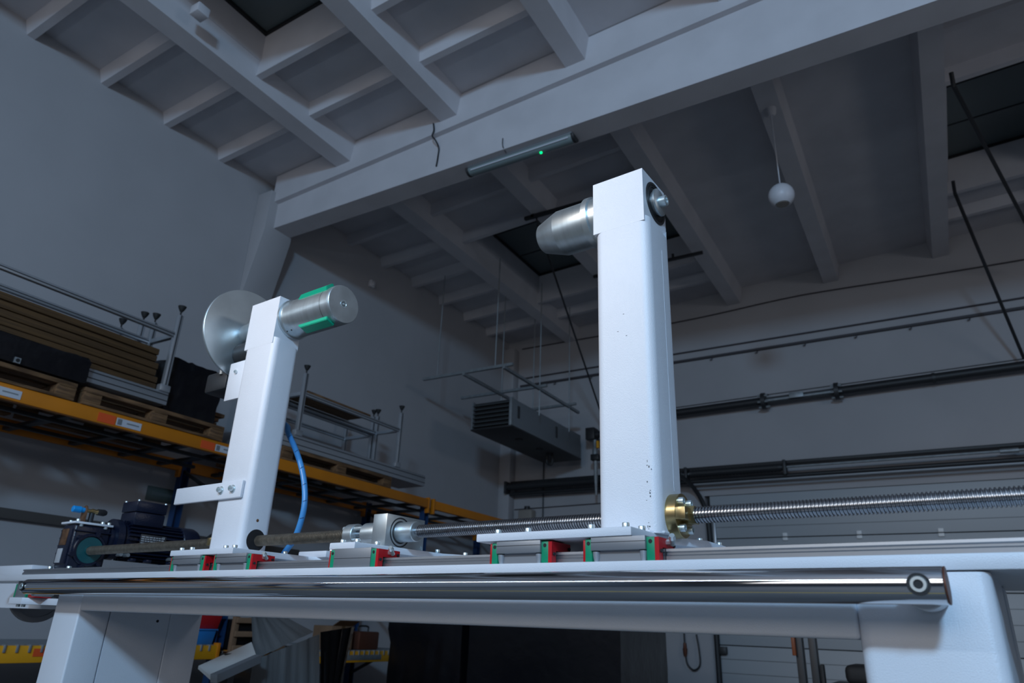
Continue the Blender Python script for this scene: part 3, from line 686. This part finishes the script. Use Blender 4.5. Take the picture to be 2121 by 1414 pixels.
t = thing('loose_board', (-5.7, 5.4, 2.21), 'thin brown board on the far upturned table rails', 'board')
part('board', MB().box(-5.86, -5.49, 4.95, 5.95, 2.212, 2.24, .004), m_wood, t)
def wrapped(name, x0, x1, y0, y1, z0, z1, label, seed, amp=.035, m=m_film, cat='wrapped load'):
    rnd = random.Random(seed); mb = MB(); n = 14; poly = []
    pts = []
    for i in range(n): pts.append((x0 + (x1 - x0) * i / n, y0))
    for i in range(n): pts.append((x1, y0 + (y1 - y0) * i / n))
    for i in range(n): pts.append((x1 - (x1 - x0) * i / n, y1))
    for i in range(n): pts.append((x0, y1 - (y1 - y0) * i / n))
    cx, cy = (x0 + x1) / 2, (y0 + y1) / 2; rows = 9; vs_ = []; fs = []; N = len(pts)
    for r in range(rows):
        z = z0 + (z1 - z0) * r / (rows - 1); k = 1 - (.04 if r in (0, rows - 1) else 0)
        for (x, y) in pts:
            j = rnd.uniform(-amp, 0)
            vs_.append((cx + (x - cx) * (k + j / (x1 - x0) * 1.0), cy + (y - cy) * (k + j / (y1 - y0)), z if r in (0,) else z + rnd.uniform(-.015, .0)))
    for r in range(rows - 1):
        for i in range(N): fs.append((r * N + i, r * N + (i + 1) % N, (r + 1) * N + (i + 1) % N, (r + 1) * N + i))
    fs.append(tuple(range(N))[::-1]); fs.append(tuple((rows - 1) * N + i for i in range(N)))
    mb._add(vs_, fs)
    t = thing(name, (cx, cy, z0), label, cat)
    part('film_wrap', mb, m, t, smooth=50); return t
wrapped('wrapped_bundle', -6.35, -5.56, 3.44, 3.98, 1.595, 2.12, 'black film wrapped bundle at the end of the brown boards', 3)
wrapped('wrapped_bundle', -5.468, -5.41, 1.30, 2.70, 1.60, 1.80, 'low strip of black film below the brown boards', 5, .01)
t = thing('board_offcuts', (-5.9, 4.05, 1.595), 'brown board ends sticking out past the black bundle', 'boards')
for k in range(5): part('board', MB().box(-6.3, -5.58 - random.uniform(0, .15), 3.6, 4.02 + random.uniform(0, .1), 1.456 + .028 * k, 1.456 + .028 * k + .024, .003), m_wood, t) if False else part('board', MB().box(-6.3, -5.7 - random.uniform(0, .1), 3.985, 4.08 + random.uniform(0, .1), 1.60 + .05 * k, 1.60 + .05 * k + .035, .003), m_wood, t)
t = thing('tube_offcut', (-5.44, 2.15, 1.53), 'pale square tube end poking out over the rack beam', 'tube')
part('tube', MB().beam((-5.9, 2.2, 1.62), (-5.40, 2.2, 1.62), .04, .04), m_galv, t); part('tube_bore', MB().cyl((0, 2.2, 1.62), 'x', -5.401, -5.398, .014, 12), m_dark, t)
# ---- low shelf clutter
t = thing('storage_bin', (-5.7, 4.2, -.226), 'blue bin under a red bin on the low shelf', 'bin'); part('body', MB().prism([(-5.95, -.226), (-5.50, -.226), (-5.47, -.11), (-5.98, -.11)], 4.08, 4.33, 'y', .006), m_bluebox, t); part('rim', MB().box(-5.99, -5.46, 4.07, 4.34, -.115, -.105, .003), m_bluebox, t)
t = thing('storage_bin', (-5.7, 4.2, -.105), 'red bin stacked on the blue bin on the low shelf', 'bin'); part('body', MB().prism([(-5.95, -.105), (-5.50, -.105), (-5.46, .01), (-5.98, .01)], 4.08, 4.36, 'y', .006), m_redbox, t); part('rim', MB().box(-5.99, -5.45, 4.07, 4.37, .008, .018, .003), m_redbox, t)
t = thing('wooden_crate', (-5.6, 4.8, -.28), 'open slatted wooden crate with black contents on the low shelf', 'crate')
for k, z in enumerate((-.272, -.16, -.05)): part('slat', MB().box(-5.36, -5.335, 4.42, 5.0, z, z + .045, .004), m_card, t)
for y in (4.44, 4.97): part('corner_post', MB().box(-5.40, -5.36, y - .025, y + .025, -.28, .02, .004), m_card, t)
part('contents', MB().box(-6.0, -5.405, 4.48, 4.94, -.279, -.02, .03), m_film, t); part('crate_floor', MB().box(-6.05, -5.34, 4.42, 5.0, -.28, -.276), m_card, t)
t = thing('cardboard_box', (-5.6, 5.92, -.28), 'brown cardboard box on the low rack shelf', 'box'); part('body', MB().box(-5.75, -5.49, 5.74, 6.06, -.279, -.05, .004), m_card, t); part('flap', MB().prism([(-5.49, -.05), (-5.40, .0), (-5.402, .004), (-5.49, -.044)], 5.75, 6.05, 'y'), m_card, t); part('tape', MB().box(-5.4895, -5.488, 5.88, 5.93, -.27, -.05), m_brown, t)
t = thing('tool_case', (-5.6, 6.35, -.28), 'dark red tool case beside the cardboard box', 'case'); part('body', MB().box(-5.8, -5.5, 6.18, 6.5, -.279, -.10, .015), m_capred, t); part('handle', MB().tube(smooth_path([(-5.6, 6.26, -.10), (-5.6, 6.27, -.05), (-5.6, 6.41, -.05), (-5.6, 6.42, -.10)], 4), .01, 8), m_black, t)
lw = thing('label_holder', (-5.44, 6.0, -.34), 'grey label strip hanging on the yellow low beam', 'label'); part('strip', MB().box(-5.449, -5.445, 5.95, 6.5, -.375, -.325, .001), m_galv, lw)
t = thing('film_draped_load', (-4.45, 4.0, -Z0), 'load draped in smoked plastic film below the bed', 'wrapped load')
def sheet(corners, nu, nv, amp, seed):
    rnd = random.Random(seed); a, b, c, d = [Vector(q) for q in corners]; nrm = (b - a).cross(d - a).normalized(); vs_, fs = [], []
    ph = [rnd.uniform(0, 6.28) for _ in range(4)]
    for i in range(nu + 1):
        for j in range(nv + 1):
            u, v = i / nu, j / nv; p = (a * (1 - u) + b * u) * (1 - v) + (d * (1 - u) + c * u) * v
            wv = math.sin(u * 23 + ph[0] + v * 2) * .5 + math.sin(u * 41 + ph[1]) * .3 + math.sin(u * 71 + v * 5 + ph[2]) * .2
            vs_.append(p + nrm * amp * wv)
    for i in range(nu):
        for j in range(nv):
            q = i * (nv + 1) + j; fs.append((q, q + nv + 1, q + nv + 2, q + 1))
    mb = MB(); mb._add(vs_, fs); t_ = bmesh.ops.solidify(mb.bm, geom=mb.bm.faces[:], thickness=.006); return mb
part('film_front', sheet([(-4.22, 3.68, -Z0 + .01), (-4.12, 4.32, -Z0 + .01), (-4.16, 4.22, -.10), (-4.24, 3.70, -.275)], 40, 8, .012, 4), m_gfilm, t, smooth=60)
part('film_flap', sheet([(-4.24, 3.70, -.275), (-4.18, 4.18, -.085), (-4.6, 4.12, .06), (-4.44, 3.79, .03)], 30, 8, .006, 9), m_gfilm, t, smooth=60)
part('load_body', MB().box(-4.75, -4.38, 3.98, 4.25, -Z0 + .005, -.30, .02), m_film, t)
part('film_tail', sheet([(-4.12, 4.33, -Z0 + .01), (-4.10, 4.37, -Z0 + .01), (-4.07, 4.50, -.04), (-4.16, 4.23, -.085)], 14, 8, .012, 14), m_film, t, smooth=60)
ld = thing('off_white_panel', (-4.15, 3.45, -.3), 'off-white slab leaning beside the smoked film load', 'panel')
A, B, Cc, D = [Vector(v) for v in [(-4.2, 3.235, -0.316), (-4.3, 3.713, -0.18), (-4.1, 3.612, -0.276), (-4.0, 3.203, -0.377)]]
mb = MB(); n = (B - A).cross(D - A).normalized() * -.02
mb._add([A, B, Cc, D, A + n, B + n, Cc + n, D + n], [(0, 1, 2, 3), (7, 6, 5, 4)] + [(i, 4 + i, 4 + (i + 1) % 4, (i + 1) % 4) for i in range(4)])
bmesh.ops.recalc_face_normals(mb.bm, faces=mb.bm.faces); part('slab', mb, m_lid, ld)
mb = MB(); e = (D - A).normalized() * .03
mb.beam(D + n * 1.2 + e * .3, Cc + n * 1.2 + e * .3, .05, .05); part('edge_frame', mb, m_alu, ld)
part('prop_leg', MB().beam((A + B) / 2 + n, ((A + B) / 2).xy.to_3d() + Vector((0, 0, -Z0)), .05, .05), m_dsteel, ld)
wrapped('wrapped_pallet', -4.98, -4.06, 6.0, 7.0, -Z0, .22, 'crinkled shiny black wrapped pallet load left of the smooth one', 21, .06)
wrapped('wrapped_pallet', -4.0, -2.46, 6.02, 7.2, -Z0, .25, 'wide matt black wrapped pallet load under the middle of the bed', 22, .012)
# ---- stacker truck
sk_ = thing('stacker_truck', (-1.0, 7.1, -Z0), 'dark pallet stacker mast seen under the right end of the bed', 'stacker')
for x in (-1.20, -1.09): part('mast_rail', MB().box(x - .025, x + .035, 6.95, 7.05, -Z0 + .05, .28, .004), m_pipe, sk_)
part('lift_carriage', MB().box(-1.245, -1.215, 6.9, 7.0, -.14, .1, .004), m_truck, sk_, 'orange lift carriage')
part('chassis', MB().box(-1.02, -.55, 6.95, 7.5, -Z0 + .06, -.34, .05, 3), m_pipe, sk_)
part('cover', MB().box(-.86, -.5, 6.98, 7.45, -.34, -.19, .05, 3), m_rubber, sk_)
part('hose_guard', MB().box(-1.045, -1.015, 6.96, 7.04, -Z0 + .06, -.2, .01), m_rubber, sk_)
for x in (-1.1, -.6): part('wheel', MB().cyl((x, 7.15, -Z0 + .06), 'x', -.03, .03, .06, 20), m_rubber, sk_)
# ---- heater hung from the roof
ht = thing('unit_heater', (-5.27, 9.3, 2.62), 'grey box heater hung below a strut frame in the far left corner', 'heater')
part('casing', MB().box(-5.60, -4.93, 8.26, 10.5, 2.64, 3.04, .008), m_heat, ht)
for k in range(6): part('louvre', MB().prism([(8.2, 2.665 + .062 * k), (8.262, 2.70 + .062 * k), (8.262, 2.712 + .062 * k), (8.2, 2.677 + .062 * k)], -5.59, -4.97, 'x'), m_louv, ht)
part('louvre_back', MB().box(-5.59, -4.97, 8.255, 8.262, 2.65, 3.03), m_dark, ht)
part('corner_post', MB().box(-4.97, -4.93, 8.2, 8.27, 2.63, 3.05, .004), m_galv, ht); part('corner_post', MB().box(-5.61, -5.585, 8.2, 8.27, 2.63, 3.05, .004), m_heat, ht)
part('underside', MB().box(-5.61, -4.92, 8.2, 10.5, 2.615, 2.64, .004), m_pipe, ht)
for y in (8.9, 9.55, 9.9): part('service_port', MB().cyl((-5.2, y, 0), 'z', 2.605, 2.616, .06, 18), m_dark, ht)
for y in (8.4, 9.6): part('latch', MB().box(-4.932, -4.92, y - .03, y + .03, 2.78, 2.96, .004), m_dsteel, ht)
part('drain_loop', MB().tube(smooth_path([(-5.3, 10.0, 2.61), (-5.3, 10.0, 2.5), (-5.24, 10.0, 2.46), (-5.2, 10.0, 2.5), (-5.2, 10.0, 2.61)], 5), .02, 8), m_pipe, ht)
sf = thing('hanging_channel_grid', (-5.4, 8.8, 3.35), 'thin strut channel frame hung on rods above the box heater', 'hanging frame')
for y in (7.75, 8.75, 9.75): part('strut', MB().box(-6.2, -4.66, y - .02, y + .02, 3.33, 3.37), m_galv, sf)
for x in (-4.78, -5.45): part('strut', MB().box(x - .02, x + .02, 7.7, 10.1, 3.29, 3.33), m_galv, sf)
for x, y in ((-4.95, 7.75), (-5.95, 7.75), (-4.78, 8.75), (-5.45, 8.75), (-4.78, 9.75), (-5.45, 9.75)): part('hanger_rod', MB().cyl((x, y, 0), 'z', 2.9 if y > 8.3 else 3.33, zr(x) + .1, .009, 8), m_galv, sf)
gv = thing('gas_valve', (-4.55, 10.5, 3.0), 'black valve train with orange tags right of the box heater', 'valve')
part('actuator', MB().box(-4.80, -4.64, 10.40, 10.60, 2.93, 3.13, .01), m_black, gv)
part('body', MB().cyl((-4.55, 10.5, 3.02), 'x', -.09, .24, .06, 20).cyl((-4.40, 10.5, 3.02), 'x', 0, .03, .1, 20), m_dsteel, gv)
part('riser', MB().tube(smooth_path([(-4.33, 10.5, 3.02), (-4.25, 10.52, 3.03), (-4.2, 10.66, 3.2), (-4.18, 10.72, 3.285)], 5), .05, 12), m_pipe, gv)
part('filter', MB().lathe([(2.62, .03), (2.64, .045), (2.78, .045), (2.8, .035), (2.93, .035)], (-4.67, 10.5, 0), 'z', 18), m_galv, gv)
part('tag', MB().box(-4.62, -4.58, 10.44, 10.50, 2.78, 2.90, .004), m_yellow, gv, 'orange tag'); part('clip', MB().box(-4.72, -4.58, 10.42, 10.55, 2.58, 2.68, .01), m_black, gv)
part('drip_hose', MB().tube([(-4.66, 10.5, 2.62), (-4.66, 10.5, 2.3), (-4.655, 10.5, 2.02)], [.035, .03, .016], 10), m_galv, gv)
# ---- black pipe with couplings on the back wall
bp_ = thing('black_pipe', (-1.0, 10.72, 3.36), 'thick black pipe with two flanged joints along the back wall', 'pipe')
def pz(x): return 3.30 + .02 * (x + 3.3)
for a, b in ((-4.3, -1.96), (-.93, 5.5)): part('pipe_run', MB().rod((a, 10.72, pz(a)), (b, 10.72, pz(b)), .062, 18), m_pipe, bp_)
part('link_rod', MB().rod((-1.96, 10.72, pz(-1.9) + .035), (-.93, 10.72, pz(-.93) + .035), .014, 8), m_dsteel, bp_); part('link_rod', MB().rod((-1.96, 10.72, pz(-1.9) - .04), (-.93, 10.72, pz(-.93) - .04), .014, 8), m_dsteel, bp_)
part('link_pipe', MB().rod((-1.96, 10.72, pz(-1.9)), (-.93, 10.72, pz(-.93)), .028, 12), m_galv, bp_)
part('gauge_tag', MB().box(-1.58, -1.38, 10.64, 10.66, pz(-1.5) - .03, pz(-1.5) + .05, .003), m_galv, bp_)
for x in (-1.96, -.93):
    part('flange', MB().cyl((x, 10.72, pz(x)), 'x', -.03, .03, .125, 24), m_dsteel, bp_)
    for k in range(6):
        a = R(60 * k + 20); part('flange_bolt', MB().cyl((x, 10.72 + .10 * math.cos(a), pz(x) + .10 * math.sin(a)), 'x', -.075, .075, .017, 8), m_galv, bp_)
part('trace_cable', MB().rod((-4.3, 10.70, pz(-4.3) + .085), (5.5, 10.70, pz(5.5) + .085), .008, 6), m_pipe, bp_)
for x in (-3.6, .3, 2.6): part('pipe_clamp', MB().cyl((x, 10.72, pz(x)), 'x', -.02, .02, .072, 18).box(x - .02, x + .02, 10.78, YB - .004, pz(x) - .02, pz(x) + .02), m_dsteel, bp_)
# ---- door spring shaft
ds = thing('door_spring_shaft', (-1.5, 10.66, 2.3), 'dark torsion spring shaft above the sectional door', 'spring shaft')
part('mounting_rail', MB().box(-6.45, 5.5, 10.74, YB, 2.36, 2.40, .004), m_pipe, ds)
for a, b in ((-6.42, -3.25), (-3.15, -1.78), (1.25, 4.5)): part('spring', MB().lathe([(a, .045)] + [q for i in range(int((b - a) / .05)) for q in ((a + .05 * i + .012, .062), (a + .05 * i + .037, .054))] + [(b, .045)], (0, 10.66, 2.285), 'x', 18), m_pipe, ds)
part('shaft', MB().rod((-6.45, 10.66, 2.285), (5.5, 10.66, 2.285), .018, 10), m_galv, ds)
for x in (-6.44, -3.2, -1.75, 1.2): part('bearing_plate', MB().box(x - .02, x + .02, 10.58, 10.75, 2.17, 2.38, .004), m_dsteel, ds)
part('lower_tube', MB().rod((-6.4, 10.70, 2.17), (5.5, 10.70, 2.17), .032, 12), m_pipe, ds)
part('pale_rod', MB().rod((-3.15, 10.62, 2.11), (5.5, 10.62, 2.11), .016, 10), m_alu, ds, 'pale thin rod')
for x in (-4.6, .95): part('rod_coupling', MB().cyl((x, 10.66, 2.285), 'x', -.1, .1, .03, 14), m_galv, ds)
# ---- cables on the back wall
def cable(name, pts, r, m, label, cat='cable', group=None, n=6):
    t = thing(name, pts[0], label, cat, FR, group); part('cable_run', MB().tube(smooth_path(pts, n) if n else pts, r, 7), m, t); return t
cable('wall_cable', [(-6.35, 10.88, 4.98), (-3.3, 10.88, 4.96), (-1.6, 10.88, 5.03), (-.76, 10.88, 5.03), (1.65, 10.88, 4.96), (6.5, 10.88, 4.96)], .011, m_cable, 'thin cable high on the back wall close under the roof ribs')
cable('wall_cable', [(-6.35, 10.88, 4.37), (0, 10.88, 4.395), (6.5, 10.88, 4.42)], .014, m_cable, 'straight cable on the back wall just above the hooked tray')
ct = thing('cable_tray', (-1, 10.86, 4.25), 'narrow cable tray with small hooks along the back wall', 'cable tray')
part('tray', MB().beam((-6.35, 10.87, 4.215), (6.5, 10.87, 4.27), .05, .035), m_cable, ct)
for i in range(15):
    x = -5.6 + .72 * i; z = 4.215 + .055 * (x + 6.35) / 12.85
    part('tray_hook', MB().tube([(x, 10.86, z - .015), (x - .01, 10.85, z - .055), (x - .04, 10.85, z - .06)], .009, 6), m_cable, ct)
cable('door_cable', [(-5.82, 10.86, 2.9), (-5.82, 10.86, 1.2), (-5.82, 10.86, -.7)], .012, m_pipe, 'vertical dark cable down the back wall below the box heater', n=0)
cable('wall_cable', [(-6.4, 10.88, 1.93), (-4.5, 10.88, 1.96)], .008, m_cable, 'short thin cable on the back wall beside the beige box', n=0)
jb = thing('junction_box', (-6.1, 10.87, 1.66), 'beige box on the back wall under the spring shaft', 'box'); part('casing', MB().box(-6.24, -5.97, 10.72, YB, 1.62, 1.90, .03, 3), m_beige, jb); part('gland', MB().cyl((-6.1, 10.8, 0), 'z', 1.90, 1.96, .05, 14), m_pipe, jb)
pc = thing('power_plug', (-3.42, 10.8, -.25), 'hanging cable loop with a red connector beside the door', 'plug')
part('cable_loop', MB().tube(smooth_path([(-3.43, 10.83, .6), (-3.43, 10.83, .0), (-3.42, 10.82, -.25), (-3.40, 10.82, -.40), (-3.31, 10.82, -.475), (-3.22, 10.82, -.40), (-3.22, 10.82, -.2), (-3.25, 10.83, .0)], 7), .013, 8), m_pipe, pc)
part('connector', MB().lathe([(-.30, .02), (-.26, .03), (-.20, .035), (-.19, .028), (-.12, .022)], (-3.425, 10.82, 0), 'z', 14), m_capred, pc, 'red connector body')
# ---- things at the roof
pn = thing('pendant_lamp', (-.8, 6.43, 5.17), 'white globe pendant lamp hanging from a roof rib', 'lamp')
part('globe', MB().lathe([(.125 * math.cos(t_ / 16 * PI) if t_ else .125, max(.0, .125 * math.sin(t_ / 16 * PI))) for t_ in range(0, 14)] + [(-.10, .062), (-.095, .058), (-.06, .06), (-.06, 0)], (-.8, 6.43, 4.10), 'z', 32), m_globe, pn)
part('lamp_opening', MB().cyl((-.8, 6.43, 0), 'z', 3.993, 4.0, .058, 24), m_beige, pn)
part('cord', MB().cyl((-.8, 6.43, 0), 'z', 4.22, 5.13, .006, 8), m_globe, pn); part('ceiling_cup', MB().lathe([(5.09, .03), (5.12, .055), (5.178, .06)], (-.8, 6.43, 0), 'z', 20), m_ceil, pn)
tl = thing('tube_light', (-3.0, 4.97, 4.42), 'long clear-covered tube light under the roof girder', 'lamp')
part('tray', MB().box(-3.60, -2.40, 4.915, 5.035, 4.395, gz, .006), m_heat, tl)
cv = MB(); cv.prism([(4.975 + .06 * math.cos(R(a)), 4.39 + .052 * math.sin(R(a))) for a in range(180, 361, 15)], -3.60, -2.40, 'x', .004); part('cover', cv, m_tube, tl)
part('lamp_strip', MB().box(-3.56, -2.44, 4.918, 4.925, 4.355, 4.372), m_label, tl)
for x in (-3.605, -2.395): part('end_cap', MB().prism([(4.975 + .066 * math.cos(R(a)), 4.394 + .058 * math.sin(R(a))) for a in range(180, 361, 15)], x - .015, x + .015, 'x', .003), m_dsteel, tl)
part('indicator', MB().lathe([(4.325, 0), (4.328, .012), (4.34, .014)], (-2.76, 4.975, 0), 'z', 14), m_led, tl, 'small glowing green indicator')
cable('hanging_cable', [(-3.99, 4.775, 5.02), (-3.97, 4.77, 4.92), (-3.985, 4.77, 4.85), (-3.94, 4.77, 4.78), (-3.935, 4.835, 4.72), (-3.94, 4.84, 4.6), (-3.95, 4.84, 4.49)], .009, m_pipe, 'dark loose cable hanging down the girder above the left pillar')
cable('hanging_cable', [(-3.13, 4.84, 4.55), (-3.12, 4.83, 4.45), (-3.12, 4.9, 4.41)], .005, m_cable, 'thin cable running down the girder to the tube light')
s1 = thing('strut_bar', (-3.1, 6.85, 4.97), 'black strut bar under the far skylights with a vertical stub', 'strut')
part('strut', MB().box(-4.02, -2.3, 6.83, 6.875, 4.965, 5.01), m_pipe, s1)
for x in (-3.9, -2.4): part('stub', MB().box(x - .02, x + .02, 6.83, 6.87, 4.96, zr(x) - .001), m_pipe, s1)
s2 = thing('strut_bar', (-3.1, 8.78, 4.97), 'black strut bar behind the right pillar, below the skylight end', 'strut')
part('strut', MB().box(-3.9, -2.22, 8.76, 8.80, 4.98, 5.02), m_pipe, s2)
for x in (-3.8, -2.65): part('stub', MB().box(x - .015, x + .015, 8.765, 8.795, 5.0, zr(x) - .001), m_pipe, s2)
def hrod(name, pts, r, label):
    t = thing(name, pts[0], label, 'rod'); part('rod', MB().tube(pts, r, 8), m_pipe, t); return t
hrod('hanger_rod', [(-3.87, 6.87, 5.05), (-3.87, 6.93, 4.90), (-4.50, 10.6, 3.12)], .014, 'thin dark rod slanting from the strut bar down to the valve train')
hrod('hanger_rod', [(0.838, 6.631, 5.12), (0.837, 6.688, 5.0), (1.511, 9.3, 4.758), (1.747, 10.214, 4.673)], .02, 'thick black rod slanting past the right skylight, upper one')
hrod('hanger_rod', [(0.843, 8.643, 5.12), (0.845, 8.762, 5.02), (1.331, 10.6, 3.451)], .02, 'thick black rod slanting to the black pipe, lower one')
wd = thing('wall_sensor', (-6.63, 6.87, 4.63), 'small white sensor high on the left wall', 'sensor'); part('body', MB().box(-6.65, -6.59, 6.82, 6.92, 4.57, 4.68, .015, 3), m_globe, wd); part('lens', MB().lathe([(-.0, .03), (.02, .025), (.03, 0)], (-6.59, 6.87, 4.615), 'x', 16), m_globe, wd)
sg = thing('wall_sign', (-6.64, 4.3, 1.1), 'small green-grey sign on the left wall beside the blue upright', 'sign'); part('board', MB().box(-6.65, -6.638, 4.15, 4.46, 1.03, 1.17, .002), m_sign, sg); part('print_band', MB().box(-6.6375, -6.6365, 4.2, 4.42, 1.09, 1.12), m_pane, sg)
# repeats of a kind carry one group
GROUPS = {'wrapped_pallet': 'black wrapped pallet loads', 'hanger_rod': 'slanting dark rods', 'strut_bar': 'black strut bars under the skylights', 'storage_bin': 'bins on the low shelf',
          'wall_cable': 'cables along the back wall', 'hanging_cable': 'loose cables on the girder', 'wrapped_bundle': 'black film bundles on the upper rack'}
for o in C.objects:
    k = o.name.split('.')[0]
    if o.parent is None and k in GROUPS: o['group'] = GROUPS[k]
